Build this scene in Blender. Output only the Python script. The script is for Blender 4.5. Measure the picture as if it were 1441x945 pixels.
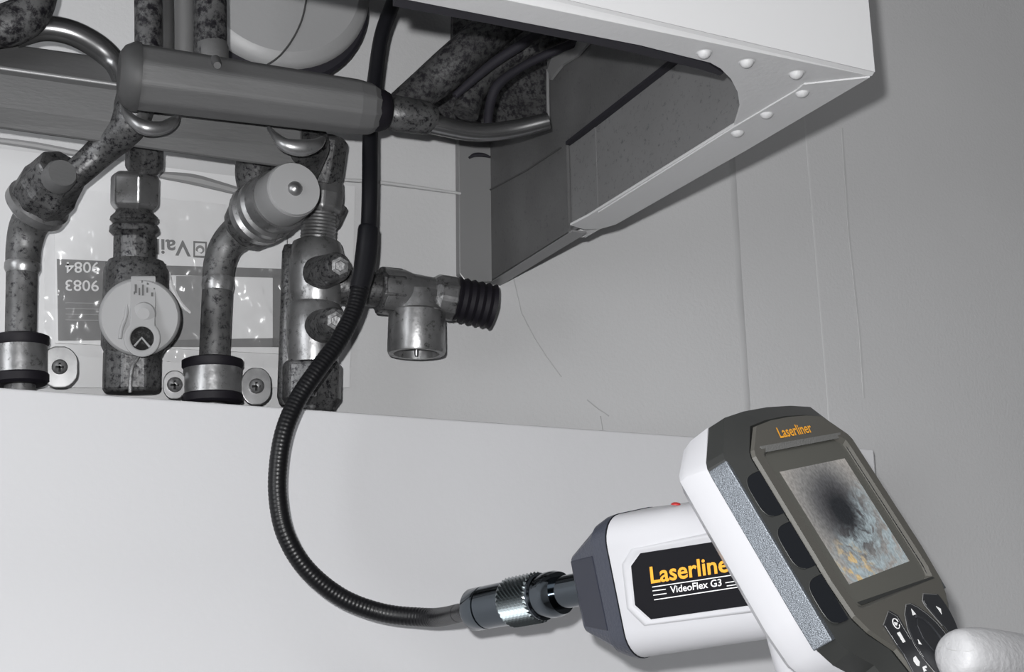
import bpy, math, random
from mathutils import Vector, Matrix, noise
random.seed(4)
for o in list(bpy.data.objects): bpy.data.objects.remove(o)
C = bpy.context.scene.collection
# ------------------------------------------------------------------ camera
FPX = 1629.7243
yaw, pit, rol = -0.4243870, 0.2200875, -0.0135988
Rm = (Matrix.Rotation(yaw, 3, 'Z') @ Matrix(((1,0,0),(0,0,-1),(0,1,0))) @
      Matrix.Rotation(pit, 3, 'X') @ Matrix.Rotation(rol, 3, 'Z'))
D0 = 0.60                                   # lens to wall
CAM = Vector((0, -D0, 1.30))
cd = bpy.data.cameras.new('camera'); cam = bpy.data.objects.new('camera', cd); C.objects.link(cam)
cam.matrix_world = Matrix.Translation(CAM) @ Rm.to_4x4()
cd.sensor_width = 36; cd.lens = 36*FPX/1441; cd.clip_start = .01
bpy.context.scene.camera = cam
# ------------------------------------------------------------------ light
w = bpy.data.worlds.new('world'); bpy.context.scene.world = w; w.use_nodes = True
w.node_tree.nodes['Background'].inputs[0].default_value = (.8,.83,.88,1)
w.node_tree.nodes['Background'].inputs[1].default_value = .15
def area(name, loc, look, sx, sy, power, col=(1,1,1)):
    l = bpy.data.lights.new(name, 'AREA'); l.shape = 'RECTANGLE'; l.size = sx; l.size_y = sy
    l.energy = power; l.color = col
    o = bpy.data.objects.new(name, l); C.objects.link(o); o.location = loc
    o.rotation_euler = (Vector(look)-Vector(loc)).to_track_quat('-Z','Y').to_euler()
    return o
area('overhead_fill', (-.35,-1.35,2.36), (-.35,-1.35,0), 1.2, .6, 10)  # added overhead fill, also for contrast on the chrome; no such lamp in view
area('left_fill', (-1.38,-1.0,1.5), (0.2,-.2,1.35), .8, 1.2, 14, (.96,.98,1))  # added fill from the left, stands for no known window
fl = bpy.data.lights.new('camera_flash', 'POINT'); fl.energy = 2.2; fl.shadow_soft_size = .003
flo = bpy.data.objects.new('camera_flash', fl); C.objects.link(flo)
flo.location = CAM + Rm @ Vector((-.010,.015,.004))
fl.use_nodes = True
ln = fl.node_tree; em = [n for n in ln.nodes if n.type=='EMISSION'][0]
fo = ln.nodes.new('ShaderNodeLightFalloff'); fo.inputs['Strength'].default_value = 6.6
ln.links.new(fo.outputs['Linear'], em.inputs['Strength'])
vs = bpy.context.scene.view_settings
vs.view_transform = 'Standard'; vs.look = 'None'; vs.gamma = 1; vs.exposure = 0.32
try: vs.use_curve_mapping = False
except Exception: pass

# ------------------------------------------------------------------ helpers
def ray(px, py):
    r = Rm @ Vector(((px-720.5)/FPX, -(py-472.5)/FPX, -1)); return r/r.y
def P(px, py, d):                            # point seen at (px,py), d metres in front of the wall
    return CAM + ray(px,py)*(D0-d)
def PZ(px, py, z):
    r = ray(px,py); return CAM + r*((z-CAM.z)/r.z)
def PX(px, py, x):
    r = ray(px,py); return CAM + r*((x-CAM.x)/r.x)
def S(px, py, d):                            # metres per pixel there
    r = ray(px,py)*(D0-d); return -(Rm.transposed() @ r).z/FPX
class MB:
    def __init__(s): s.v=[]; s.f=[]; s.sm=[]; s.uv=None
    def add(s, vs_, fs, smooth=False):
        b=len(s.v); s.v+= [Vector(v) for v in vs_]
        for f in fs: s.f.append([i+b for i in f]); s.sm.append(smooth)
        return s
    def loft(s, rings, closed=True, cap0=True, cap1=True, smooth=True):
        n=len(rings[0]); b=len(s.v)
        for r in rings: s.v += [Vector(p) for p in r]
        m = n if closed else n-1
        for i in range(len(rings)-1):
            for j in range(m):
                k=(j+1)%n
                s.f.append([b+i*n+j, b+i*n+k, b+(i+1)*n+k, b+(i+1)*n+j]); s.sm.append(smooth)
        if cap0: s.f.append([b+j for j in reversed(range(n))]); s.sm.append(False)
        if cap1: s.f.append([b+(len(rings)-1)*n+j for j in range(n)]); s.sm.append(False)
        return s
    def slab(s, poly, off):                  # polygon extruded by vector
        off=Vector(off); poly=[Vector(p) for p in poly]
        return s.loft([poly,[p+off for p in poly]], smooth=False)
    def box(s, a, b):
        x0,y0,z0=a; x1,y1,z1=b
        return s.slab([(x0,y0,z0),(x1,y0,z0),(x1,y1,z0),(x0,y1,z0)], (0,0,z1-z0))
    def sweep(s, pts, rad, seg=16, caps=True, smooth=True):
        T=[]; n=len(pts)
        for i in range(n):
            t=(pts[min(i+1,n-1)]-pts[max(i-1,0)]); T.append(t.normalized())
        u=T[0].orthogonal().normalized(); rings=[]
        for i in range(n):
            if i: u=(u-T[i]*u.dot(T[i])).normalized()
            v=T[i].cross(u); r=rad[i] if isinstance(rad,(list,tuple)) else rad
            rings.append([pts[i]+(u*math.cos(a)+v*math.sin(a))*r for a in (2*math.pi*k/seg for k in range(seg))])
        return s.loft(rings, cap0=caps, cap1=caps, smooth=smooth)
    def lathe(s, p0, p1, prof, seg=32, smooth=True, ph=0, caps=True):   # prof: (t along p0->p1 0..1, r metres)
        ax=(p1-p0); T=ax.normalized(); u=T.orthogonal().normalized()
        up=Vector((0,0,1)); 
        if abs(T.dot(up))<.9: u=(up-T*up.dot(T)).normalized()
        v=T.cross(u); rings=[]
        for t,r in prof:
            rings.append([p0+ax*t+(u*math.cos(a+ph)+v*math.sin(a+ph))*max(r,1e-5) for a in (2*math.pi*k/seg for k in range(seg))])
        return s.loft(rings, cap0=caps, cap1=caps, smooth=smooth)
def base_of(p):
    l=Vector((0,0,0))
    while p: l+=p.location; p=p.parent
    return l
def part(name, mb, m, parent=None, label=None, bevel=0, kind=None, auto=40, seg=2, loc=None):
    me=bpy.data.meshes.new(name); off=base_of(parent)
    if loc is not None: off=off+Vector(loc)
    me.from_pydata([tuple(v-off) for v in mb.v],[],mb.f)
    for p,sm in zip(me.polygons, mb.sm): p.use_smooth=sm
    me.materials.append(m); me.update()
    import bmesh
    bm=bmesh.new(); bm.from_mesh(me); bmesh.ops.recalc_face_normals(bm, faces=bm.faces)
    if auto:
        for e in bm.edges:
            if len(e.link_faces)==2 and e.calc_face_angle(0)>math.radians(auto): e.smooth=False
    bm.to_mesh(me); bm.free()
    o=bpy.data.objects.new(name, me); C.objects.link(o)
    if loc is not None: o.location=loc
    if parent: o.parent=parent
    if label: o['label']=label
    if kind: o['kind']=kind
    if bevel:
        b=o.modifiers.new('bevel','BEVEL'); b.width=bevel; b.segments=seg; b.limit_method='ANGLE'; b.angle_limit=math.radians(35)
        b.harden_normals=False
    return o
def thing(name, label, cat, loc, group=None):
    o=bpy.data.objects.new(name,None); C.objects.link(o); o.location=loc; o.empty_display_size=.01
    o['label']=label; o['category']=cat
    if group: o['group']=group
    return o
def spline(pts, n=12):                       # Catmull-Rom through tuples/vectors
    pts=[Vector(p) for p in pts]; out=[]
    q=[pts[0]*2-pts[1]]+pts+[pts[-1]*2-pts[-2]]
    for i in range(1,len(q)-2):
        for k in range(n):
            t=k/n; a,b,c,d=q[i-1],q[i],q[i+1],q[i+2]
            out.append(.5*((2*b)+(c-a)*t+(2*a-5*b+4*c-d)*t*t+(3*b-a-3*c+d)*t**3))
    out.append(pts[-1]); return out
def pipe(pxpts, rpx, n=10, seg=20):          # [(px,py,d)], radius px or list of px
    rs=rpx if isinstance(rpx,(list,tuple)) else [rpx]*len(pxpts)
    pts=spline([P(*p) for p in pxpts], n)
    rr=spline([(r*S(*p),0,0) for r,p in zip(rs,pxpts)], n)
    return MB().sweep(pts,[r.x for r in rr],seg)
def lat(c0, c1, prof, seg=32, **k):          # c0,c1=(px,py,d); prof=(t, r px)
    s=S(*[(a+b)/2 for a,b in zip(c0,c1)])
    return MB().lathe(P(*c0),P(*c1),[(t,r*s) for t,r in prof],seg,**k)
def ringprof(r0, r1, t0=0, t1=1, ch=.12):
    return [(t0,r0-(r1*0)-2),(t0+ch*(t1-t0),r0),(t1-ch*(t1-t0),r1),(t1,r1-2)]
# ------------------------------------------------------------------ materials
def mat(name, col, rough=.5, metal=0, var=0, vscale=60, bump=0, bscale=300, spots=0, sscale=90, spotcol=(.006,.005,.008), coat=0, spec=.5, stretch=None):
    m=bpy.data.materials.new(name); m.use_nodes=True; nt=m.node_tree; b=nt.nodes['Principled BSDF']
    if isinstance(col,(int,float)): col=(col,col,col*1.012)
    b.inputs['Base Color'].default_value=(*col,1); b.inputs['Roughness'].default_value=rough
    b.inputs['Metallic'].default_value=metal; b.inputs['Coat Weight'].default_value=coat
    b.inputs['Specular IOR Level'].default_value=spec
    tc=nt.nodes.new('ShaderNodeTexCoord'); src=tc.outputs['Object']
    if stretch:
        mp=nt.nodes.new('ShaderNodeMapping'); mp.inputs['Scale'].default_value=stretch
        nt.links.new(src,mp.inputs[0]); src=mp.outputs[0]
    out=None
    if var:
        n=nt.nodes.new('ShaderNodeTexNoise'); n.inputs['Scale'].default_value=vscale; n.inputs['Detail'].default_value=6
        nt.links.new(src,n.inputs['Vector'])
        r=nt.nodes.new('ShaderNodeValToRGB'); r.color_ramp.elements[0].position=.3; r.color_ramp.elements[1].position=.7
        r.color_ramp.elements[0].color=(*[c*(1-var) for c in col],1); r.color_ramp.elements[1].color=(*[min(1,c*(1+var)) for c in col],1)
        nt.links.new(n.outputs[0],r.inputs[0]); out=r.outputs[0]
    if spots:
        n=nt.nodes.new('ShaderNodeTexNoise'); n.inputs['Scale'].default_value=sscale; n.inputs['Detail'].default_value=8; n.inputs['Roughness'].default_value=.75
        nt.links.new(src,n.inputs['Vector'])
        r=nt.nodes.new('ShaderNodeValToRGB'); r.color_ramp.elements[0].position=1-spots-.09; r.color_ramp.elements[1].position=1-spots+.04
        r.color_ramp.elements[0].color=(0,0,0,1); r.color_ramp.elements[1].color=(1,1,1,1)
        nt.links.new(n.outputs[0],r.inputs[0])
        mx=nt.nodes.new('ShaderNodeMix'); mx.data_type='RGBA'
        nt.links.new(r.outputs[0],mx.inputs[0])
        if out: nt.links.new(out,mx.inputs[6])
        else: mx.inputs[6].default_value=(*col,1)
        mx.inputs[7].default_value=(*spotcol,1); out=mx.outputs[2]
    if out: nt.links.new(out,b.inputs['Base Color'])
    if bump:
        n=nt.nodes.new('ShaderNodeTexNoise'); n.inputs['Scale'].default_value=bscale; n.inputs['Detail'].default_value=4
        nt.links.new(src,n.inputs['Vector'])
        bp=nt.nodes.new('ShaderNodeBump'); bp.inputs['Strength'].default_value=bump; bp.inputs['Distance'].default_value=.001
        nt.links.new(n.outputs[0],bp.inputs['Height']); nt.links.new(bp.outputs[0],b.inputs['Normal'])
    return m
M_wall=mat('wall_paint',.48,.8,var=.035,vscale=4,bump=.25,bscale=420)
M_seam=mat('shadow_edge_grey',.42,.85,var=.05,vscale=30); M_seamlight=mat('wall_tape',.515,.8); M_crack=mat('hairline',.37,.9)
M_panel=mat('panel_board',(.53,.53,.545),.6,var=.02,vscale=5,bump=.12,bscale=300)
M_floor=mat('floor_dark',.07,.5); M_room=mat('room_paint',.42,.8); M_roomdark=mat('room_back',.10,.8)
M_enamel=mat('white_enamel',.50,.38,bump=.05,bscale=250)
M_lip=mat('painted_sheet',.50,.5,bump=.1,bscale=500)
M_sheet=mat('zinc_sheet',.105,.55,.25,var=.15,vscale=30,bump=.15,bscale=700,spots=.33,sscale=260,spotcol=(.05,.05,.055))
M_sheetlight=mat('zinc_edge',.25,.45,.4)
M_inner=mat('cover_inner_sheet',.17,.6,.2,var=.1,vscale=20,spots=.35,sscale=400,spotcol=(.07,.07,.075))
M_dark=mat('black_gasket',(.008,.007,.012),.7)
M_manifold=mat('cast_manifold',.112,.6,.3,var=.14,vscale=45,bump=.12,bscale=900,stretch=(.25,1,1))
M_manidark=mat('manifold_cap',.065,.6,.3,var=.2,vscale=60)
M_pipe=mat('tarnished_pipe',.105,.48,.5,var=.35,vscale=70,spots=.4,sscale=300,bump=.15,bscale=300)
M_pipespot=mat('corroded_pipe',.10,.55,.4,var=.3,vscale=60,spots=.47,sscale=230,bump=.2,bscale=300)
M_pipeint=mat('shaded_pipe',.055,.6,.3,var=.4,vscale=60,spots=.46,sscale=320,bump=.2,bscale=300)  # shade inside the boiler is put into this darker pipe colour
M_pipebright=mat('bright_pipe',.22,.26,.9,var=.2,vscale=50,spots=.30,sscale=260)
M_brass=mat('dull_brass',.27,.35,.8,var=.25,vscale=80,bump=.15,bscale=300,spots=.36,sscale=220,spotcol=(.05,.05,.05))
M_brassdark=mat('dark_brass',.10,.45,.6,var=.4,vscale=90,bump=.3,bscale=300,spots=.42,sscale=480)
M_screw=mat('outlet_highlight_grey',.20,.5,.6,var=.4,vscale=400,bump=.3,bscale=800)
M_nickel=mat('nickel',.36,.38,.9,var=.25,vscale=90,spots=.3,sscale=500)
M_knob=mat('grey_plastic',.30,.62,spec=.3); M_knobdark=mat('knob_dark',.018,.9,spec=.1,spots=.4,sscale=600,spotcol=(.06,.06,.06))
M_capgrey=mat('grey_cap',.22,.5,bump=.1)
M_rubber=mat('black_rubber',(.007,.006,.009),.6,spec=.25)
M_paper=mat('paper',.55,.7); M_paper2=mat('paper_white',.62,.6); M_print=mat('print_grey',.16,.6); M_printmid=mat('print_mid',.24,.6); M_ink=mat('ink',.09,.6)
M_vessel=mat('vessel_paint',.27,.45,bump=.1,bscale=300)
M_hose=mat('gloss_black',(.006,.006,.007),.36,spec=.3); M_hosematte=mat('smooth_black',(.006,.006,.008),.35)
M_chrome=mat('dark_chrome',(.11,.125,.14),.12,1)
M_knurl=mat('knurled_chrome',(.24,.27,.28),.27,1)
M_shell=mat('white_shell',(.47,.47,.49),.35,spec=.4)
M_bezel=mat('bezel_grey',(.084,.081,.072),.45)
M_sidegrey=mat('side_grey',(.030,.031,.030),.42,spec=.35)
M_recess=mat('recess_black',(.007,.008,.010),.45,spec=.2)
M_silver=mat('sparkle_silver',(.17,.185,.205),.42,.7,var=.6,vscale=3800,bump=.25,bscale=3800)
M_cap=mat('slate_plastic',(.040,.044,.060),.33,bump=.25,bscale=900)
M_label=mat('label_black',(.008,.008,.010),.45,spec=.15); M_orange=mat('print_orange',(.80,.36,.03),.5); M_white=mat('print_white',(.85,.85,.85),.5)
M_button=mat('button_black',(.022,.023,.026),.35); M_buttonline=mat('button_rim',(.16,.16,.16),.4)
M_skin=mat('skin',(.40,.40,.41),.5,var=.05,vscale=90,bump=.35,bscale=500)
M_red=mat('red_plastic',(.35,.02,.02),.4)
# ------------------------------------------------------------------ the room
X0,X1,Y1=-1.5,1.7,-2.6
def struct(name, mb, m): return part(name, mb, m, kind='structure')
wall=struct('wall_back', MB().box((X0-.1,0,0),(X1+.1,.1,2.42)), M_wall)
struct('floor', MB().box((X0-.1,Y1-.1,-.1),(X1+.1,.1,0)), M_floor)
struct('ceiling', MB().box((X0-.1,Y1-.1,2.42),(X1+.1,.1,2.5)), M_room)
struct('wall_left', MB().box((X0-.1,Y1,0),(X0,0,2.42)), M_room)
struct('wall_right', MB().box((X1,Y1,0),(X1+.1,0,2.42)), M_roomdark)
struct('wall_front', MB().box((X0-.1,Y1-.1,0),(X1+.1,Y1,2.42)), M_roomdark)
def strip(pts, wpx, th=.00012):
    mb=MB(); 
    a=[P(x,y,0) for x,y in pts]; h=wpx*S(pts[0][0],pts[0][1],0)/2
    rings=[]
    for i,p in enumerate(a):
        t=(a[min(i+1,len(a)-1)]-a[max(i-1,0)]).normalized(); n=Vector((t.z,0,-t.x))
        rings.append([p-n*h+Vector((0,.0005,0)),p-n*h*.6+Vector((0,-th,0)),p+n*h*.6+Vector((0,-th,0)),p+n*h+Vector((0,.0005,0))])
    return mb.loft(rings)
part('seam', strip([(1024,120),(1031,240),(1040,400),(1050,550),(1060,760)],16), M_seam, wall, 'darker vertical filler seam')
part('seam', strip([(1128,120),(1142,280),(1155,440),(1165,560),(1172,700)],4), M_seamlight, wall, 'thin pale vertical seam')
part('seam', strip([(1185,180),(1195,330),(1210,470),(1216,560)],5,.0003), M_seam, wall)
part('crack', strip([(722,388),(734,440),(752,475),(768,500),(790,530)],1.8,.0003), M_crack, wall)
part('crack', strip([(826,562),(842,575),(857,585)],2.2,.0003), M_crack, wall)
part('crack', strip([(845,585),(848,605)],1.5,.0003), M_crack, wall)
# boxing panel in front of the lower wall
pd=.055
pl,pr=P(0,545,pd),P(1230,632,pd); sl=(pr.z-pl.z)/(pr.x-pl.x)
zl=pl.z+sl*(-1.0-pl.x)
top=[(-1.0,-pd,zl),(pr.x,-pd,pr.z),(pr.x,-pd,.0),(-1.0,-pd,.0)]
bp=part('boxing_panel', MB().slab(top,(0,.012,0)), M_panel, bevel=.001)
bp['label']='smooth white boxing board covering the wall below the pipes'; bp['category']='panel'
# ------------------------------------------------------------------ boiler casing
dF=.307; DFr=D0-dF
Cc=P(1230,105,dF); zb=Cc.z; xr=Cc.x
boiler=thing('boiler','white wall-hung boiler casing with open underside, upper right corner of the view','boiler',(.05,-.15,zb))
a,b_=P(840,10.7,dF),P(1230,102,dF); ms=(b_.z-a.z)/(b_.x-a.x)
xl=-.17; zlf=b_.z+ms*(xl-b_.x)
ztop=zb+.62
def fz(x): return b_.z+ms*(x-b_.x)
part('front_cover', MB().slab([(xl,-dF-.0006,zlf),(xr,-dF-.0006,fz(xr)),(xr-.003,-dF-.0006,ztop),(xl,-dF-.0006,ztop)],(0,.0012,0)), M_enamel, boiler, 'white enamel front')
# underside lip with rounded opening, one folded sheet
op=[(900,64),(960,79),(999,88.5),(1014,97),(1028,111),(1038,130),(1041,150),(1033,176),(930,240),(827,304)]
opw=[PZ(x,y,zb) for x,y in op]
def lipz(p): return p
o0=opw[0]; oL=Vector((xl,(o0.y+(PZ(700,25,zb).y-o0.y)/(PZ(700,25,zb).x-o0.x)*(xl-o0.x)),zb))
outer=[Vector((xl,-dF+.004,zb)),Vector((xr,-dF+.0012,zb)),PZ(1050,212,zb),PZ(867,316,zb),PZ(846,322,zb),PZ(822,323,zb),PZ(802,317,zb)]
poly=outer+opw[::-1]+[oL]
part('bottom_lip', MB().slab(poly,(0,0,.0012)), M_lip, boiler, 'painted underside lip round the opening', bevel=.0003)
# narrow fold strip that closes fascia edge to lip, and side lip lap (1 mm lower)
fo1,fo2=.004,.0012
part('fold_strip', MB().loft([[Vector((xl,-dF-.0002,zlf)),Vector((xl,-dF+fo1,zb)),Vector((xl,-dF+fo1,zb+.001)),Vector((xl,-dF+.0012,zlf+.001))],[Vector((xr,-dF-.0002,fz(xr))),Vector((xr,-dF+fo2,zb)),Vector((xr,-dF+fo2,zb+.001)),Vector((xr,-dF+.0012,fz(xr)+.001))]],smooth=False), M_lip, boiler)
lap=[PZ(x,y,zb-.0006) for x,y in [(1224,109),(1131,119),(1120,128),(1037,177),(842,299),(862,317),(1050,211.5)]]
part('side_lap', MB().slab(lap,(0,0,.0008)), M_lip, boiler)
lap2=[PZ(x,y,zb-.0004) for x,y in [(1000,87),(1046,95),(1130,114),(1226,106.5),(1131,119),(1110,133),(1034,173),(1040,150),(1036,125),(1024,107)]]
for x,y in [(991,76),(1051,89),(1121,105),(1129,131),(1079,161),(1038,187)]:
    c=PZ(x,y,zb-.0006); r=8.3*(c-CAM).length/FPX*1.12
    part('rivet', MB().lathe(c+Vector((0,0,.0004)),c-Vector((0,0,.0016)),[(0,r*1.25),(.08,r*1.05),(.25,r*.97),(.5,r*.86),(.7,r*.71),(.87,r*.49),(.97,r*.24),(1,.0001)],28), M_lip, boiler)
# right side wall of cover
xi=.2590
yR=PX(797,305,xi).y
part('side_panel', MB().slab([(xr-.0020,-dF+.0010,zb+.001),(xr-.0060,yR,zb+.001),(xr-.0060,yR,ztop),(xr-.0045,-dF+.0010,ztop)],(.0015,0,0)), M_enamel, boiler)
part('inner_side_sheet', MB().slab([(xi,-dF+.006,zb+.0013),(xi,yR,zb+.001),(xi,yR,ztop),(xi,-dF+.006,ztop)],(.001,0,0)), M_inner, boiler, 'dull grey inside face of the cover')
arcp=[(xi-.0003-.0016*(1-math.cos(a)),yR-.034*(1-math.sin(a))) for a in (math.pi/2*k/10 for k in range(11))]
part('inner_side_fold', MB().loft([[(x,y,zb+.003),(x+.001,y,zb+.003),(x+.001,y,zs_:=zb+.0475),(x,y,zs_)] for x,y in arcp]), M_inner, boiler, 'curved rear end of the inner face')
part('rear_return', MB().box((xi,yR,zb+.001),(xr-.006,yR+.001,zb+.2)), M_lip, boiler)
# chassis side plate
xc=.256
y1=PX(800,327,xc).y; zs=PX(865,148,xc).z; zc0=PX(686,399,xc).z
pk=PX(772,176,xc)
chs=[(xc,0,zc0),(xc,y1,zc0),(xc,y1,zs),(xc,-dF+.012,zs),(xc,-dF+.012,ztop-.02),(xc,pk.y,ztop-.02),(xc,pk.y,pk.z),(xc,0,P(684,176,0).z)]
part('chassis_side_plate', MB().slab(chs,(.0015,0,0)), M_sheet, boiler, 'dark zinc chassis plate')
part('chassis_fold', MB().box((xc-.0004,y1,zs-.0010),(xi,-dF+.012,zs+.0008)), M_dark, boiler)
xf=P(645,300,.006).x
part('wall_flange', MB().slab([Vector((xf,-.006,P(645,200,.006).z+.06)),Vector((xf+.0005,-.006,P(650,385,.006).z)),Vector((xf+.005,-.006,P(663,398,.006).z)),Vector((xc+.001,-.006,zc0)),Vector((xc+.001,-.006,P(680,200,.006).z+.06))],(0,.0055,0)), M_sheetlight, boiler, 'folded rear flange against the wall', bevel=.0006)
part('flange_slot', pipe([(660,222,.0065),(668,218,.0066),(680,218,.0066),(690,221,.0065)],[1.5,3,3,1.5],seg=8), M_dark, boiler)
fold=MB().slab([Vector((xc,0,zc0-.0005)),Vector((xc,y1-.004,zc0-.0005)),Vector((xc+.008,y1-.004,zc0-.0005)),Vector((xc+.008,0,zc0-.0005))],(0,0,.001))
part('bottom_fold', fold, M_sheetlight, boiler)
part('crease', MB().sweep([PX(684,270,xc-.0003),PX(740,240,xc-.0003),PX(790,207,xc-.0003)],.0005,8), M_manidark, boiler)
# front vertical edge of inner bracket
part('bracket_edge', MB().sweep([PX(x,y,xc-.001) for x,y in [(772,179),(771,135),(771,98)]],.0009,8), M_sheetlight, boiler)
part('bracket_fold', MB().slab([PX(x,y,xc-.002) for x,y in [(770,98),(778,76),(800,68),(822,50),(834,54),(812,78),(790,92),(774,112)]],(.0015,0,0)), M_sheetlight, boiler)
part('bracket_screw', lat((793,147,.088),(796,147,.078),[(0,2),(.3,5),(1,7)],16), M_sheetlight, boiler)
# black gasket behind the front edge of the opening
g0=[PZ(x,y,zb+.001) for x,y in [(560,-2),(700,24),(840,52),(900,65),(996,89),(1018,103)]]
mb=MB(); rings=[]
for i,p in enumerate(g0):
    rings.append([p+Vector((0,.000,0)),p+Vector((0,.005 if i<5 else .002,0)),p+Vector((0,.005 if i<5 else .002,.0045)),p+Vector((0,0,.0045))])
mb.loft(rings,smooth=False); part('gasket', mb, M_dark, boiler, 'black strip behind front edge')
# dark plate behind the pipes
bk=[(640,-60),(637,58),(570,128),(546,134),(546,166),(640,182),(775,182),(800,100),(860,40),(880,-60)]
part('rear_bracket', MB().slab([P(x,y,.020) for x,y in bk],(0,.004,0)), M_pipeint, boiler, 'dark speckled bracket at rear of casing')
part('combustion_chamber', MB().box((-.16,-.27,zb+.26),(.245,-.02,zb+.55)), M_dark, boiler)
# pipes in the casing
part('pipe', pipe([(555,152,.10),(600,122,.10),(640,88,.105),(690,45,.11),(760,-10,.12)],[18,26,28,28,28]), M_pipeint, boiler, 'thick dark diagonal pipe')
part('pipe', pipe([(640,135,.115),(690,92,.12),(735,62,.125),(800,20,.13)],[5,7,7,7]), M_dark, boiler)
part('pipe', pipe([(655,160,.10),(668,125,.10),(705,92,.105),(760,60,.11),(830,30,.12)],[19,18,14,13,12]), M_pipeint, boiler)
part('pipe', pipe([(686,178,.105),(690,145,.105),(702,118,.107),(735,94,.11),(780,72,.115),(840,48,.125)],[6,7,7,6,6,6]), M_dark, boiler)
part('pipe', pipe([(535,158,.125),(575,165,.125),(620,177,.125),(670,186,.125),(720,182,.128),(772,170,.135)],[16,15,14,13,13,12]), M_pipebright, boiler, 'pale shiny curved pipe')
part('pipe_socket', lat((548,158,.125),(612,168,.125),[(0,22),(.1,25),(.8,24),(1,18)],24), M_brassdark, boiler)
part('pipe', pipe([(-60,60,.09),(-15,40,.09),(14,34,.09),(38,20,.09),(50,-8,.09),(54,-60,.09)],[30,30,30,29,29,30]), M_pipespot, boiler, 'thick dark bend at left')
part('pipe', pipe([(20,50,.08),(60,40,.08),(100,46,.08),(138,66,.08),(164,92,.08),(178,125,.085)],[18,18,18,18,17,16]), M_pipebright, boiler, 'shiny curved pipe at left')
# white round vessel
vr=143*S(382,-14,.045)
mb=MB().lathe(P(382,-14,.030),P(382,-14,.030)+Vector((0,-.0185,0)),[(0,vr*.86),(.1,vr*.93),(.5,vr*.955),(.75,vr*.95),(.9,vr*.91),(1,vr*.82)],64)
vsl=part('expansion_vessel', mb, M_vessel, boiler, 'pale grey rounded vessel')
arc=[P(x,y,.0487) for x,y in [(434,-30),(431,0),(424,30),(410,58),(392,80),(370,95)]]
part('vessel_seam', MB().sweep(spline(arc,6),.0005,8), M_manidark, vsl)
rim=MB().lathe(P(382,-14,.039)+Vector((0,.003,0)),P(382,-14,.039)+Vector((0,-.003,0)),[(0,vr*.97),(.3,vr*1.0),(.7,vr*1.0),(1,vr*.97)],64)
part('vessel_rim', rim, M_dark, vsl)
# ------------------------------------------------------------------ manifold
man=thing('manifold','long dark grey cast manifold tube hanging level under the boiler opening','manifold',P(350,150,.12))
s=S(350,130,.12)
p0,p1=P(178,106,.125),P(533,155,.125)
part('manifold_body', MB().lathe(p0,p1,[(0,36*s),(.015,43*s),(.04,45*s),(.9,41*s),(.96,38*s),(.985,33*s),(1,28*s)],10,smooth=False,ph=.25), M_manifold, man, bevel=.002, seg=3)
part('end_cap', MB().lathe(p0-(p1-p0)*.028,p0+(p1-p0)*.045,[(0,30*s),(.25,40*s),(.7,46.5*s),(1,46*s)],24), M_manidark, man, 'dark left end')
part('end_cap', MB().lathe(p1-(p1-p0)*.02,p1+(p1-p0)*.05,[(0,32*s),(.4,31*s),(.8,27*s),(1,18*s)],20), M_rubber, man, 'dark right end')
for x,wd,m,dd in ((209,19,M_pipespot,.118),(236,9,M_manidark,.105),(258,14,M_sheetlight,.10),(296,23,M_pipespot,.118)):
    part('riser_pipe', pipe([(x-1,-120,dd),(x-1,-40,dd),(x,30,dd),(x,95,dd)],wd), m, man)
part('riser_collar', lat((297,60,.118),(298,92,.118),[(0,22),(.2,24),(.9,24),(1,23)],24), M_manifold, man)
part('boss', lat((303,84,.135),(306,92,.142),[(0,7),(.6,7),(1,5)],16), M_manifold, man)
# ------------------------------------------------------------------ mounting rail behind
rail=thing('mounting_rail','wide dull steel rail running behind the manifold, above the left pipe elbow','rail',P(80,150,.06))
def railpts(pts,d): return [P(x,y,d) for x,y in pts]
x9=425
def ln_(x,y0,m): return y0+m*x
rings=[]
for x in (-90,x9):
    rings.append([P(x,ln_(x,181,.137),.082),P(x,ln_(x,150,.137),.088),P(x,ln_(x,104,.142),.090),P(x,ln_(x,97,.142),.089),P(x,ln_(x,93,.142),.084),P(x,ln_(x,60,.14),.076),P(x,ln_(x,60,.14),.070),P(x,ln_(x,181,.137),.070)])
part('rail_body', MB().loft(rings,smooth=False), M_manifold, rail, bevel=.001)
part('rail_highlight', MB().sweep([P(-90,ln_(-90,96,.142),.0885),P(166,ln_(166,96,.142),.0885)],.0011,10), M_sheetlight, rail, 'pale strip drawn as the highlight on the rail edge')  # long highlight along the rail, built as a pale strip
# ------------------------------------------------------------------ documents in a clear bag on the wall
bag=thing('document_bag','clear plastic bag of upside-down printed manuals on the wall behind the pipes','document bag',P(200,400,.004))
def sheet(pts,d,th=.0008): return MB().slab([P(x,y,d) for x,y in pts],(0,th,0))
part('sheet', sheet([(-30,205),(250,240),(500,262),(492,545),(-30,545)],.003), M_paper, bag, 'white paper')
part('sheet', sheet([(76,215),(330,248),(404,275),(400,498),(78,482)],.0045), M_paper2, bag)
part('print_block', sheet([(80,364),(170,368),(168,478),(82,479)],.0052,.0003), M_print, bag, 'dark grey printed block with pale numbers')
part('print_block', sheet([(148,368),(234,371),(234,412),(152,412)],.0053,.0003), M_ink, bag)
part('print_band', sheet([(222,373),(402,378),(402,391),(222,386)],.0054,.0003), M_print, bag)
part('print_band', sheet([(384,386),(402,386),(402,488),(384,488)],.0054,.0003), M_print, bag)
part('print_band', sheet([(240,478),(402,475),(402,488),(240,488)],.0054,.0003), M_print, bag)
part('print_picture', sheet([(248,388),(318,388),(318,478),(248,478)],.0053,.0003), M_printmid, bag)
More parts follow.
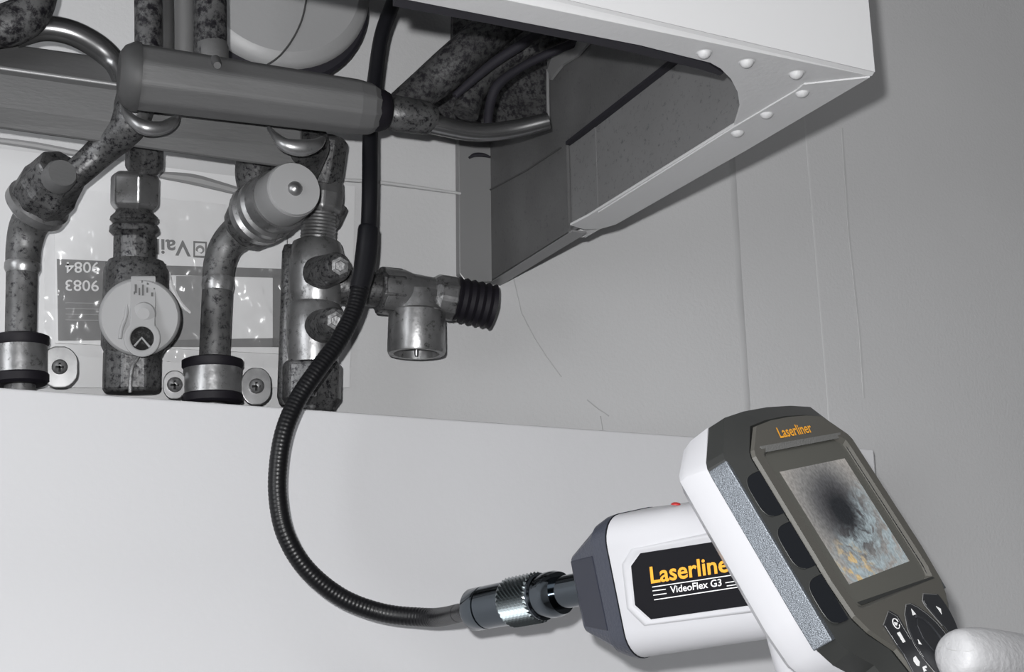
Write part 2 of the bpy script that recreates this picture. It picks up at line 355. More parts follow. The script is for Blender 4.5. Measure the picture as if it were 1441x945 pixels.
part('shadow_band', pipe([(-40,193,.012),(40,203,.012),(105,215,.012),(150,222,.014)],[4,5,5,4],seg=8), M_printmid, bag)  # dark bands built where the rail's shadow falls on the wall
part('shadow_band', pipe([(225,246,.010),(270,252,.010),(310,262,.011),(360,276,.012)],[5,8,7,5],seg=8), M_printmid, bag)
part('shadow_band', pipe([(470,252,.010),(540,257,.010),(648,272,.008)],[2,3,2],seg=8), M_seam, bag)  # edge of the boiler's shadow on the wall, built as a thin strip
# text helper
def text_mesh(name, body, start, end, upv, m, parent, offset=.0, lift=None, label=None, space=1.0, proud=.0):
    cu=bpy.data.curves.new(name,'FONT'); cu.body=body; cu.size=1; cu.offset=offset; cu.space_character=space; cu.resolution_u=3
    if proud: cu.extrude=.02
    to=bpy.data.objects.new(name,cu); C.objects.link(to)
    bpy.context.view_layer.update()
    me=bpy.data.meshes.new_from_object(to.evaluated_get(bpy.context.evaluated_depsgraph_get()))
    bpy.data.objects.remove(to)
    xs=[v.co.x for v in me.vertices]; x0,x1=min(xs),max(xs)
    ex=(end-start)/(x1-x0); ez=(lift or Vector((0,0,0)))
    off=base_of(parent)
    for v in me.vertices:
        q=start+ex*(v.co.x-x0)+upv*(v.co.y/.69)+ez*(1+v.co.z*40); v.co=q-off
    me.name=name; me.materials.clear(); me.materials.append(m)
    o=bpy.data.objects.new(name,me); C.objects.link(o); o.parent=parent
    if label: o['label']=label
    return o
Yv=Vector((0,-.0004,0))
dn=P(100,420,.0055)-P(100,400,.0055); per=dn/20
text_mesh('number_print','9084',P(140,369,.0056),P(92,369,.0056),per*15,M_paper2,bag,.01,Yv,'upside-down pale number 9084')
text_mesh('number_print','9083',P(139,395,.0056),P(92,394,.0056),per*15,M_paper2,bag,.01,Yv,'upside-down pale number 9083')
text_mesh('number_print','Vaill',P(268,340,.0054),P(212,336,.0054),per*22,M_print,bag,.02,Yv,'upside-down dark lettering')
part('logo_print', MB().slab([P(x,y,.0052) for x,y in [(272,339),(291,340),(291,363),(272,362)]],(0,-.0002,0)), M_print, bag)
part('logo_print', MB().slab([P(x,y,.0055) for x,y in [(274.5,342),(288.5,342.5),(288.5,360),(274.5,359.5)]],(0,-.0002,0)), M_paper2, bag)
part('logo_print', MB().lathe(P(281.5,351,.0055),P(281.5,351,.0062),[(0,6*S(281,351,.005)),(1,6*S(281,351,.005))],16), M_print, bag)
part('logo_print', MB().lathe(P(281.5,352,.0060),P(281.5,352,.0066),[(0,3.2*S(281,351,.005)),(1,3.2*S(281,351,.005))],12), M_paper2, bag)
for y in (425,433,441,449): part('text_line', sheet([(92,y),(140,y+1),(140,y+2.5),(92,y+1.5)],.0056,.0003), M_printmid, bag)
part('paper_fold', pipe([(238,384,.008),(240,400,.009),(252,425,.010),(268,440,.009)],[2,4,4,1.5],seg=8), M_paper2, bag)
# film: wrinkled clear sheet
fm=bpy.data.materials.new('clear_film'); fm.use_nodes=True; nt=fm.node_tree; nt.nodes.remove(nt.nodes['Principled BSDF'])
tr=nt.nodes.new('ShaderNodeBsdfTransparent'); gl=nt.nodes.new('ShaderNodeBsdfGlossy'); gl.inputs['Roughness'].default_value=.22
fr=nt.nodes.new('ShaderNodeFresnel'); fr.inputs[0].default_value=1.45; mx=nt.nodes.new('ShaderNodeMixShader')
nt.links.new(fr.outputs[0],mx.inputs[0]); nt.links.new(tr.outputs[0],mx.inputs[1]); nt.links.new(gl.outputs[0],mx.inputs[2]); nt.links.new(mx.outputs[0],nt.nodes['Material Output'].inputs[0])
mb=MB(); nx,ny=70,60; vv=[]
for j in range(ny+1):
    for i in range(nx+1):
        px=62+ (405-62)*i/nx; py=(262+(px-62)*.1)*(1-j/ny)+ (498+(px-62)*.06)*j/ny
        h=noise.fractal(Vector((px/28,py/45,1.3)),.8,2.1,4)*.0022+noise.noise(Vector((px/9,py/16,7)))*.0008
        vv.append(P(px,py,.010+max(-.003,h)))
mb.add(vv,[[j*(nx+1)+i,j*(nx+1)+i+1,(j+1)*(nx+1)+i+1,(j+1)*(nx+1)+i] for j in range(ny) for i in range(nx)],True)
part('clear_film', mb, fm, bag, 'wrinkled clear plastic film',auto=0)
# ------------------------------------------------------------------ fittings below the rail
def clamp(name,label,cx,cy,r,h,lugs,d=.034):
    # h: half height px; rubber-lined pipe clamp with lug and screw
    t=thing(name,label,'pipe clamp',P(cx,cy+h,d),'pipe clamps on the white board edge' if 0 else None)
    part('clamp_band', lat((cx,cy-h*.62,d),(cx,cy+h*.62,d),[(0,r-3),(.04,r-1),(.96,r-1),(1,r-3)],40), M_nickel if 0 else M_brass, t, 'pale metal band')
    part('rubber_lining', lat((cx,cy-h,d),(cx,cy-h*.5,d),[(0,r-5),(.15,r+1),(.7,r+1),(1,r-2)],40), M_rubber, t, 'black rubber rim')
    part('rubber_lining', lat((cx,cy+h*.5,d),(cx,cy+h,d),[(0,r-2),(.2,r+1),(.8,r+1),(1,r-4)],40), M_rubber, t, 'black rubber rim')
    for (lx,ly,lw,lh) in lugs:
        poly=[]
        for k in range(24):
            a=2*math.pi*k/24; ex=lw*max(-1,min(1,1.08*math.cos(a))); ey=lh*max(-1,min(1,1.05*math.sin(a)))
            poly.append(P(lx+ex,ly+ey,d+.002))
        lug=part('clamp_lug', MB().slab(poly,(0,.0018,0)), M_nickel, t, bevel=.0005)
        hd=part('screw', lat((lx,ly,d+.0062),(lx,ly,d+.001),[(0,3),(.15,8),(.4,10.5),(1,11)],20), M_screw, lug, 'small clamp screw')
        for sx,sy in ((6,1.6),(1.6,6)):
            part('screw_slot', MB().slab([P(lx-sx,ly-sy,d+.0063),P(lx+sx,ly-sy,d+.0063),P(lx+sx,ly+sy,d+.0063),P(lx-sx,ly+sy,d+.0063)],(0,.001,0)), M_knobdark, lug)
    return t
clamp('pipe_clamp','rubber-lined metal pipe clamp round the leftmost pipe, lug on its right',28,507,38,35,[(84,516,26,29)])
clamp('pipe_clamp','rubber-lined metal pipe clamp on the pipe right of the round valve knob',299,537,41,32,[(246,541,16,20),(361,543,21,26)])
def clip(parent, pts, r):
    part('spring_clip', pipe(pts, r, n=8, seg=10), M_nickel, parent, 'bright curved spring clip')
# left elbow
el=thing('elbow_pipe','tarnished elbow pipe at the left edge with a capped union nut','pipe',P(30,545,.034))
part('lower_pipe', pipe([(27,600,.034),(28,545,.034),(29,480,.034),(31,380,.034)],21), M_pipe, el)
part('solder_joint', lat((31,385,.034),(32,368,.034),[(0,21),(.4,24),(.8,24),(1,22)],28), M_brass, el)
part('bend', pipe([(32,376,.034),(34,345,.034),(42,315,.038),(62,290,.048),(80,270,.06)],[23,24,26,28,28]), M_pipe, el)
part('union_nut', lat((50,290,.046),(90,238,.068),[(0,34),(.12,42),(.5,44),(.62,41),(1,36)],8,smooth=False), M_brassdark, el, bevel=.0012)
part('nut_flange', lat((46,297,.044),(58,281,.050),[(0,36),(.3,44),(.8,44),(1,38)],32), M_brass, el)
part('plug', lat((80,252,.078),(88,243,.086),[(0,22),(.7,22),(1,19)],28), M_manifold, el, 'round flat grey plug')
part('upper_pipe', pipe([(85,262,.066),(112,240,.07),(145,210,.075),(180,176,.085),(192,140,.09)],[20,20,22,26,28]), M_brassdark, el)
clip(el,[(172,148,.105),(178,160,.108),(190,172,.112),(206,180,.113),(228,180,.112),(243,172,.11),(250,164,.105)],[3,6,9,11,10,8,4])
# valve column with round knob
bv=thing('ball_valve','brass stop valve with round pale grey knob, black hole in its lever','valve',P(185,550,.03))
part('inlet_block', lat((204,180,.06),(203,240,.045),[(0,24),(.1,26),(.9,27),(1,25)],8,smooth=False), M_brassdark, bv, bevel=.001)
part('inlet_stem', lat((204,232,.045),(203,252,.044),[(0,17),(1,17)],24), M_brass, bv)
part('hex_nut', lat((190,243,.044),(189,296,.04),[(0,28),(.12,35),(.85,35),(1,28)],6,smooth=False,ph=.2), M_brass, bv, bevel=.001)
part('threaded_collar', lat((189,294,.04),(189,332,.038),[(0,24),(.15,26),(.3,32),(.42,33),(.55,28),(.65,33),(.85,34),(1,28)],32), M_brassdark, bv)
part('valve_neck', lat((190,328,.038),(190,400,.035),[(0,27),(.1,30),(1,31)],10,smooth=False), M_brassdark, bv, bevel=.001)
part('valve_body', lat((192,368,.035),(188,500,.032),[(0,38),(.1,44),(.9,44),(1,38)],28), M_brassdark, bv)
part('outlet_block', lat((186,488,.032),(185,553,.030),[(0,36),(.08,41),(.9,41),(1,38)],8,smooth=False,ph=.39), M_brassdark, bv, 'square lower outlet', bevel=.0015)
part('outlet_highlight', pipe([(196,500,.0455),(187,515,.0465),(184,530,.0465),(183,552,.046)],[2.2,2.6,3,2.6],seg=10), M_screw, bv)  # short vertical highlight on the outlet, built as a pale rod
kc=(197,446); kd=.056; ks=S(197,446,kd)
kn=part('knob', MB().lathe(P(*kc,kd-.010),P(*kc,kd)+Vector((0,0,0)),[(0,50*ks),(.2,55*ks),(.7,55.5*ks),(.9,54*ks),(1,51*ks)],64), M_knob, bv, 'round pale grey knob')
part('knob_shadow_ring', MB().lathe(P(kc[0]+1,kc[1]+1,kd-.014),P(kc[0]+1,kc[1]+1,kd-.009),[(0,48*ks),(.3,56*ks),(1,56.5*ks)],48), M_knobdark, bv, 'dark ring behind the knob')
# raised lever: rounded strip flaring round a hole
def hole_lever(d0,d1):
    out=[]; hc=(200,476); R=26; hr=16.5
    top=[(183,390),(187,387.5),(202,386),(214,388),(219,391)]
    # outline as angle-indexed loop around hc
    ol=[]
    N=64
    for k in range(N):
        a=-math.pi/2+2*math.pi*k/N; dx,dy=math.cos(a),math.sin(a)
        r=R
        # intersect with strip going up to y=387
        if dy<0:
            t=1e9
            hwL,hwR=17.5,18
            if dx>1e-6: t=min(t,hwR/dx)
            elif dx<-1e-6: t=min(t,hwL/-dx)
            t=min(t,(hc[1]-388)/-dy)
            r=max(R,t)
            # shear so the strip leans
        x=hc[0]+dx*r; y=hc[1]+dy*r
        x+= (476-y)*.02 if y<476 else 0
        ol.append((x,y))
    hl=[(hc[0]+hr*math.cos(-math.pi/2+2*math.pi*k/N),hc[1]+hr*math.sin(-math.pi/2+2*math.pi*k/N)) for k in range(N)]
    f0=[P(x,y,d1) for x,y in ol]; b0=[P(x,y,d0) for x,y in ol]; f1=[P(x,y,d1) for x,y in hl]; b1=[P(x,y,d0) for x,y in hl]
    mb=MB(); mb.v=b0+f0+f1+b1
    for k in range(N):
        j=(k+1)%N
        for A in range(4):
            B=(A+1)%4
            mb.f.append([A*N+k,A*N+j,B*N+j,B*N+k]); mb.sm.append(False)
    return mb
lv=part('lever', hole_lever(kd-.001,kd+.0035), M_knob, kn, 'raised lever strip with round hole', bevel=.0007)
part('spindle_hole', lat((200,476,kd+.0004),(200,476,kd-.002),[(0,16.8),(1,16.8)],32), M_knobdark, kn, 'black round hole')
part('lever_arrow', MB().sweep([P(189,487,kd+.002),P(199.5,475,kd+.002),P(211,488,kd+.002)],.0006,8), M_knob, kn)
part('lever_dimple', lat((202,441,kd+.0042),(202,441,kd+.002),[(0,8),(.4,15),(1,17)],32), M_knob, kn)
part('ridge', MB().sweep(spline([P(180,398,kd-.0002),P(179,425,kd-.0002),P(177,445,kd-.0002),P(171,462,kd-.0003),P(169,476,kd-.0006)],5),.0009,8), M_knob, kn)
for (x,y,h,wd) in ((191,406,12,3),(196,410,10,2),(200,396,3,2),(201,408,15,2.4),(207,408,7,2.2),(208,399,3,3),(215,398,3,2),(214,414,5,3),(217,406,2,2),(189,412,4,2)):
    part('mark', MB().slab([P(x-wd/2,y-h/2,kd+.0036),P(x+wd/2,y-h/2,kd+.0036),P(x+wd/2,y+h/2,kd+.0036),P(x-wd/2,y+h/2,kd+.0036)],(0,-.0003,0)), M_ink, kn)
# right elbow with round cap
er=thing('elbow_pipe','tarnished elbow pipe right of the valve knob, ending in a large round cap','pipe',P(300,570,.034))
part('lower_pipe', pipe([(298,600,.034),(299,560,.034),(303,470,.034),(306,405,.034)],21), M_pipe, er)
part('solder_joint', lat((306,410,.034),(307,390,.034),[(0,21),(.4,22.5),(.8,22),(1,21)],28), M_brass, er)
part('bend', pipe([(306,400,.034),(309,370,.034),(320,343,.036),(342,322,.042),(365,302,.05)],[21,22,23,26,26]), M_pipe, er)
part('socket', lat((335,332,.041),(372,296,.052),[(0,24),(.15,33),(.5,40),(1,42)],32), M_brassdark, er)
part('union_ring', lat((358,306,.052),(394,281,.076),[(0,38),(.12,45),(.3,46),(.36,41),(.45,45),(.62,46),(.68,42),(.8,44),(1,43)],36), M_brass, er)
part('cap_barrel', lat((384,288,.066),(413,267,.094),[(0,38),(.1,41),(.95,39),(1,38)],40), M_capgrey, er, 'grey cap barrel')
cf=P(414,266,.095); cs=S(414,266,.095); cv=(P(413,267,.094)-P(384,288,.066)).normalized()
cp=part('cap_face', MB().lathe(cf-cv*.006,cf+cv*.001,[(0,38*cs),(.85,38.5*cs),(1,37*cs)],48), M_knob, er, 'flat round cap face')
part('cap_screw', MB().lathe(cf+cv*.0005,cf+cv*.0035,[(0,11*cs),(.5,10*cs),(.85,6*cs),(1,2*cs)],20), M_nickel, cp, 'small centre screw')
part('rear_bend', pipe([(430,178,.07),(400,192,.062),(372,214,.052),(360,245,.045),(366,292,.04)],[34,33,31,29,22]), M_brassdark, er)
part('upper_neck', lat((428,192,.085),(415,240,.06),[(0,34),(.2,38),(1,34)],28), M_brassdark, er)
clip(er,[(378,180,.105),(388,192,.112),(402,204,.115),(425,208,.115),(444,204,.114),(454,196,.11)],[3,6,10,12,9,5])
# safety valve assembly
sv=thing('valve_assembly','brass valve body with two capped test ports, standing behind the black hose','valve',P(440,575,.03))
part('top_block', lat((462,192,.055),(452,262,.05),[(0,22),(.1,30),(.8,30),(1,24)],7,smooth=False), M_brassdark, sv, bevel=.001)
part('neck_nut', lat((455,250,.048),(451,302,.047),[(0,22),(.15,29),(.5,31),(.9,29),(1,24)],10,smooth=False), M_brass, sv, bevel=.001)
part('threaded_neck', lat((450,298,.047),(447,342,.045),[(0,20)]+[(.02+.96*k/18,25 if k%2 else 24) for k in range(19)]+[(1,21)],32), M_brass, sv, 'threaded neck')
part('neck_block', lat((448,338,.046),(447,372,.046),[(0,28),(.1,31),(.9,31),(1,28)],4,smooth=False,ph=.785), M_brass, sv, bevel=.001)
part('side_tab', MB().slab([P(x,y,.05) for x,y in [(462,250),(478,262),(481,285),(490,292),(478,318),(462,325)]],(0,.006,0)), M_brassdark, sv, bevel=.001)
part('upper_body', lat((446,338,.045),(444,434,.045),[(0,24),(.05,34),(.2,38),(.8,38),(.95,34),(1,32)],28), M_brass, sv)
part('lower_body', lat((443,428,.045),(441,512,.045),[(0,34),(.08,39),(.6,39),(.9,35),(1,34)],28), M_brass, sv)
part('tail_nut', lat((440,505,.042),(438,580,.04),[(0,34),(.1,44),(.75,44),(.9,36),(1,34)],7,smooth=False,ph=.3), M_brassdark, sv, bevel=.0015)
part('body_side', lat((408,345,.036),(404,570,.034),[(0,8),(.04,11),(.95,14),(1,10)],12), M_brassdark, sv)
for (x,y,x2,y2) in ((450,385,478,374),(452,460,472,451)):
    sc=part('test_port', lat((x,y,.055),(x2,y2,.078),[(0,26),(.2,24),(.85,21),(.95,19),(1,17)],28), M_brassdark, sv, 'dark round test port')
    part('port_screw', lat((x2,y2,.078),(x2+1,y2,.0805),[(0,14),(.6,13),(.8,8),(1,7)],6,smooth=False), M_screw, sc)
part('side_tube', lat((470,402,.046),(545,408,.046),[(0,22),(.1,25),(1,25)],28), M_brassdark, sv)
tee=thing('safety_valve','brass tee valve with open round outlet below and a ribbed black cap','valve',P(586,500,.046))
part('tee_body', lat((533,408,.046),(622,418,.046),[(0,28),(.05,33),(.35,33),(.5,29),(.8,27),(1,26)],28), M_brass, tee)
part('tee_collar', lat((531,408,.046),(566,411,.046),[(0,31),(.06,34),(.9,34),(1,31)],8,smooth=False,ph=.39), M_brassdark, tee, bevel=.001)
ou=MB(); a0,a1=P(587,412,.046),P(586,498,.046); ss=S(586,450,.046)
ou.lathe(a0,a1,[(0,34*ss),(.3,36*ss),(.34,40*ss),(.95,41*ss),(1,39.5*ss),(1,32*ss),(.75,31*ss),(.74,4*ss)],40,caps=False)
part('outlet', ou, M_brass, tee, 'open round outlet')
part('outlet_pin', lat((586,470,.046),(586,501,.046),[(0,3),(.9,3),(1,2)],10), M_nickel, tee)
part('bonnet', lat((605,414,.047),(655,424,.048),[(0,24),(.2,32),(.6,33),(.8,30),(1,27)],10,smooth=False), M_brass, tee, bevel=.0015)
rp=[(0,28)]+[(.03+.9*k/10,32 if k%2==0 else 29) for k in range(11)]+[(.97,24),(1,18)]
part('ribbed_cap', lat((640,420,.049),(697,432,.052),rp,28), M_rubber, tee, 'ribbed black cap')
# ------------------------------------------------------------------ inspection camera
K=.82                                          # everything about the device is laid out at range .42 then scaled
T0=.42*K
nL=Vector((0.60755809,0.57718832,0.54564348)); uL=Vector((0.66123899,0.01303795,-0.75006201)); vL=Vector((0.4400411,-0.81650698,0.37373811))
vL=(vL-nL*vL.dot(nL)).normalized(); uL=(uL-nL*uL.dot(nL)-vL*uL.dot(vL)).normalized()
n3,u3,v3=Rm@nL,Rm@uL,Rm@vL
O=CAM+Rm@(Vector(((1190-720.5)/FPX,-(730-472.5)/FPX,-1))*T0)
def H(a,b,h=0):                               # head frame, mm (unscaled), h up from the face
    return O+(u3*a+v3*b+n3*h)*(.001*K)
def FP(px,py,h=0):                            # pixel -> head plane at height h mm
    r=ray(px,py); pt=O+n3*(h*.001*K); return CAM+r*((pt-CAM).dot(n3)/r.dot(n3))
b3=(-n3-.351*v3).normalized(); w3=(v3-.351*n3).normalized()
def B(bb,ww,uu): return O+(b3*bb+w3*ww+u3*uu)*(.001*K)
def SP(px,py,uo):                             # pixel -> side plane of the barrel
    r=ray(px,py); pt=O+u3*(uo*.001*K); return CAM+r*((pt-CAM).dot(u3)/r.dot(u3))
dev=thing('inspection_camera','white and dark grey pistol-shaped inspection camera with screen, held at lower right','inspection camera',B(70,40,3))
X=3
def headring(hw,ty,cw,cy,hb,h,by=34,hy=132,mid=None):
    # symmetric outline: half width hw, top y, top corner half width cw, corner y, handle half width hb
    R=[(0,ty-.6),(cw*.55,ty),(cw,ty+1.6),(hw-1.5,cy-1),(hw,cy+1.5),(hw,by-14),(hw-2,by-1),(hw-6,by+5),(hb+3,by+12),(hb,by+22),(hb,hy)]
    L=[(-a,b) for a,b in R[1:]][::-1]
    pts=R+L
    return [H(X+a,b,h) for a,b in pts]
# dark front shell, from bezel face down to the silver band
face=headring(38,-42,26,-30.5,21,-2)
r1=headring(48.5,-50.5,33,-34.5,30,-4.6,36)
r0=headring(39.6,-43.8,27.6,-31.4,22.6,-.5)
mb=MB().loft([r1,r0,face],smooth=True,cap0=True,cap1=True)
part('front_shell', mb, M_sidegrey, dev, 'dark grey front shell')
# silver side bands + top dark band down to white shell
r2=headring(49.5,-50.8,34,-35,31,-12,37)
mb=MB().loft([r2,r1],smooth=False)
part('side_band', mb, M_sidegrey, dev, 'dark band round the head')
for sgn in (-1,1):
    q=[]
    ya,yb=-34,35.5
    z0,z1=[],[]
    rings=[[H(X+sgn*a,ya+1.5,h) for a,h in ((48.6,-4.4),(49.9,-12),(46,-12),(46,-4.4))]]+[[H(X+sgn*a,b,h) for a,h in ((49.1,-4.2),(50.2,-12),(46,-12),(46,-4.2))] for b in (-30,0,24)]+[[H(X+sgn*a,yb,h) for a,h in ((48.6,-4.5),(49.8,-12),(46,-12),(46,-4.5))]]
    part('silver_strip', MB().loft(rings,smooth=False), M_silver, dev, 'sparkling silver strip along the side', bevel=.0003)
# white rear shell
w0=headring(49.6,-51,34.4,-35,31.5,-12.05,37); w1=headring(50.8,-50.5,36,-37,31,-20,37)
w2=headring(50,-49,37,-37,30,-24,36.5); w3r=headring(46,-45,34,-34,26,-27.5,35); w4=headring(40,-39,30,-30,20,-29,33)
part('rear_shell', MB().loft([w4,w3r,w2,w1,w0],smooth=True), M_shell, dev, 'white rear shell of the head',auto=25)
# bezel plate with screen recess (rim pieces around the opening)
bez=part('bezel', MB(), M_bezel, dev) if 0 else None
fo_=[(X+a,b) for a,b in [(0,-43.4),(14,-43),(26,-41.6),(37.2,-32.5),(38.6,-30),(38.6,19),(37,32),(33.5,38),(24,47),(21.5,56),(21.5,131),(-21.5,131),(-21.5,56),(-24,47),(-33.5,38),(-37,32),(-38.6,19),(-38.6,-30),(-37.2,-32.5),(-26,-41.6),(-14,-43)]]
fi_=[(X+a,b) for a,b in [(0,-33.2),(14,-33.2),(27,-33.2),(32.5,-30),(33,-27),(33,26),(31.5,30),(28,31),(10,31),(4,31),(0,31),(-0,31),(-4,31),(-10,31),(-28,31),(-31.5,30),(-33,26),(-33,-27),(-32.5,-30),(-27,-33.2),(-14,-33.2)]]
nf=len(fo_)
lo=[H(a,b,-.6) for a,b in fo_]; hi=[H(a,b,.7) for a,b in fo_]
hi=[H(X+(a-X)*.99,b*.994,.9) for a,b in fo_]
ii=[H(X+(a-X)*1.0,b,.9) for a,b in fi_]; il=[H(X+(a-X)*.93,b*.945,-1.2) for a,b in fi_]
mb=MB(); mb.loft([lo,hi,ii,il],smooth=False,cap0=False,cap1=False)
part('bezel', mb, M_bezel, dev, 'dark grey bezel and keypad panel')
part('ledge', MB().slab([FP(1069,628,1.0),FP(1182,608.5,1.0),FP(1182.5,616,.2),FP(1074,637,.2)],n3*.0002), mat('ledge_grey',(.16,.16,.155),.5,bump=.3,bscale=1500), dev, 'lighter grey ledge above the screen')
M_glass=mat('screen_glass',(.100,.099,.088),.08,coat=.4)
part('screen_recess_shade', MB().slab([FP(x,y,-.2) for x,y in [(1184,616),(1193,620),(1199,628),(1309,795),(1305,809),(1299,797),(1190,627)]],n3*.0001), M_recess, dev, 'black strip for the shaded recess wall right of the glass')  # shadow on the right recess wall, laid in as a black strip
part('lower_ledge', MB().slab([FP(x,y,.95) for x,y in [(1206,847),(1311,811),(1315,813),(1212,851)]],n3*.0001), M_sidegrey, dev)
part('screen_glass', MB().slab([H(X+(a-X)*.98,b*.99,-1.1) for a,b in fi_],n3*.0004), M_glass, dev, 'glossy tinted glass')
# the picture on the screen
LC=[FP(x,y,-.55) for x,y in [(1097,663.5),(1188.6,644.5),(1280,789),(1195,821.7)]]
me=bpy.data.meshes.new('display'); off=base_of(dev)
me.from_pydata([tuple(p-off) for p in LC],[],[[0,3,2,1]]); uvl=me.uv_layers.new(name='uv')
for lp,uvc in zip(me.loops,[(0,1),(0,0),(1,0),(1,1)]): uvl.data[lp.index].uv=uvc
dm=bpy.data.materials.new('display_image'); dm.use_nodes=True; nt=dm.node_tree; N=nt.nodes; Lk=nt.links
pb=N['Principled BSDF']; pb.inputs['Base Color'].default_value=(.01,.01,.01,1); pb.inputs['Roughness'].default_value=.15
uvn=N.new('ShaderNodeTexCoord')
def nn(t,**k):
    x=N.new(t)
    for a,b in k.items(): setattr(x,a,b)
    return x
def vmath(op,a,b):
    x=nn('ShaderNodeVectorMath',operation=op); Lk.new(a,x.inputs[0])
    if isinstance(b,tuple): x.inputs[1].default_value=b
    else: Lk.new(b,x.inputs[1])
    return x.outputs[1] if op in('LENGTH','DISTANCE') else x.outputs[0]
def math_(op,a,b=None,clamp=False):
    x=nn('ShaderNodeMath',operation=op,use_clamp=clamp)
    for i,q in enumerate((a,b)):
        if q is None: continue
        if isinstance(q,(int,float)): x.inputs[i].default_value=q
        else: Lk.new(q,x.inputs[i])
    return x.outputs[0]
def ramp(src,els):
    r=nn('ShaderNodeValToRGB'); Lk.new(src,r.inputs[0]); e=r.color_ramp.elements
    while len(e)<len(els): e.new(.5)
    for q,(p_,c_) in zip(e,els): q.position=p_; q.color=(*c_,1)
    return r.outputs[0]
uvo=uvn.outputs['UV']
cen=vmath('SUBTRACT',uvo,(.50,.56,0))
nz=nn('ShaderNodeTexNoise'); nz.inputs['Scale'].default_value=4; nz.inputs['Detail'].default_value=6; Lk.new(uvo,nz.inputs['Vector'])
dist=vmath('LENGTH',vmath('MULTIPLY',cen,(1.2,1.15,0)),(0,0,0))
# polar coordinates for swirl streaks
sep=nn('ShaderNodeSeparateXYZ'); Lk.new(cen,sep.inputs[0])
ang=math_('ARCTAN2',sep.outputs[1],sep.outputs[0])
cmb=nn('ShaderNodeCombineXYZ'); Lk.new(math_('ADD',math_('MULTIPLY',dist,11),math_('MULTIPLY',nz.outputs[0],5)),cmb.inputs[0]); Lk.new(math_('MULTIPLY',ang,2.0),cmb.inputs[1])
sw=nn('ShaderNodeTexNoise'); sw.inputs['Scale'].default_value=.9; sw.inputs['Detail'].default_value=8; sw.inputs['Roughness'].default_value=.65; Lk.new(cmb.outputs[0],sw.inputs['Vector'])
dd=math_('ADD',dist,math_('MULTIPLY',math_('SUBTRACT',nz.outputs[0],.5),.10))
basec=ramp(dd,[(.0,(.012,.014,.018)),(.13,(.014,.016,.02)),(.22,(.045,.045,.05)),(.34,(.10,.10,.105)),(.52,(.24,.235,.23)),(.75,(.36,.34,.32))])
streak=ramp(sw.outputs[0],[(.42,(0,0,0)),(.60,(1,1,1))])
# debris strength: lower right side of the tunnel
low=math_('ADD',math_('MULTIPLY',math_('SUBTRACT',.62,sep.outputs[1]),.0),math_('ADD',math_('MULTIPLY',sep.outputs[1],-1.7),math_('MULTIPLY',sep.outputs[0],.9)))
low=math_('MULTIPLY',math_('ADD',low,.05,False),2.6,True)
rm=math_('MULTIPLY',math_('SUBTRACT',dist,.14),6,True)
fac=math_('MULTIPLY',math_('MULTIPLY',low,rm),streak)
mix1=nn('ShaderNodeMix',data_type='RGBA'); Lk.new(fac,mix1.inputs[0]); Lk.new(basec,mix1.inputs[6]); mix1.inputs[7].default_value=(.36,.43,.46,1)
# orange debris in the lower left corner
on=nn('ShaderNodeTexNoise'); on.inputs['Scale'].default_value=9; on.inputs['Detail'].default_value=5; Lk.new(uvo,on.inputs['Vector'])
oc=vmath('LENGTH',vmath('SUBTRACT',uvo,(.22,.08,0)),(0,0,0))
of=math_('MULTIPLY',math_('MULTIPLY',math_('SUBTRACT',.30,oc),5,True),ramp(on.outputs[0],[(.50,(0,0,0)),(.57,(1,1,1))]))
mix2=nn('ShaderNodeMix',data_type='RGBA'); Lk.new(of,mix2.inputs[0]); Lk.new(mix1.outputs[2],mix2.inputs[6]); mix2.inputs[7].default_value=(.62,.46,.24,1)
# fine scratch lines
wv=nn('ShaderNodeTexNoise'); wv.inputs['Scale'].default_value=40; wv.inputs['Detail'].default_value=3; Lk.new(vmath('MULTIPLY',uvo,(1,.6,0)),wv.inputs['Vector'])
mul=nn('ShaderNodeMix',data_type='RGBA',blend_type='MULTIPLY'); mul.inputs[0].default_value=.6; Lk.new(mix2.outputs[2],mul.inputs[6]); Lk.new(ramp(wv.outputs[0],[(.35,(.6,.6,.6)),(.65,(1.2,1.2,1.2))]),mul.inputs[7])
Lk.new(mul.outputs[2],pb.inputs['Emission Color']); pb.inputs['Emission Strength'].default_value=.75
me.materials.append(dm); dsp=bpy.data.objects.new('display',me); C.objects.link(dsp); dsp.parent=dev; dsp['label']='lit screen picture of a dark pipe bore with debris'
# finger recesses on the left facet
lf0,lf1=Vector((X-39.6,0,-.5)),Vector((X-48.5,0,-4.6))
for cy in (-16.5,3.5,23.5):
    def facet(s_,t_,lift=.12):                # s_: 0 inner edge ..1 outer edge, t_ mm along v
        a=lf0.x+(lf1.x-lf0.x)*s_; h=lf0.z+(lf1.z-lf0.z)*s_
        return H(a-.42*lift,cy+t_,h+.9*lift)
    pts=[]
    for k in range(33):
        a=math.pi/2+math.pi*k/32
        sx=1-0.0; e=.55
        cs_,sn=math.cos(a),math.sin(a)
        pts.append(((abs(cs_)**e)*.80-.02, (abs(sn)**e)*(1 if sn>0 else -1)*8.4))
    part('finger_recess', MB().slab([facet(s_,t_,.15) for s_,t_ in pts],-n3*.0001), M_recess, dev, 'black rounded grip recess')
    part('recess_rim', MB().sweep([facet(s_,t_,.2) for s_,t_ in pts[4:]],.00016,6), M_sidegrey, dev)
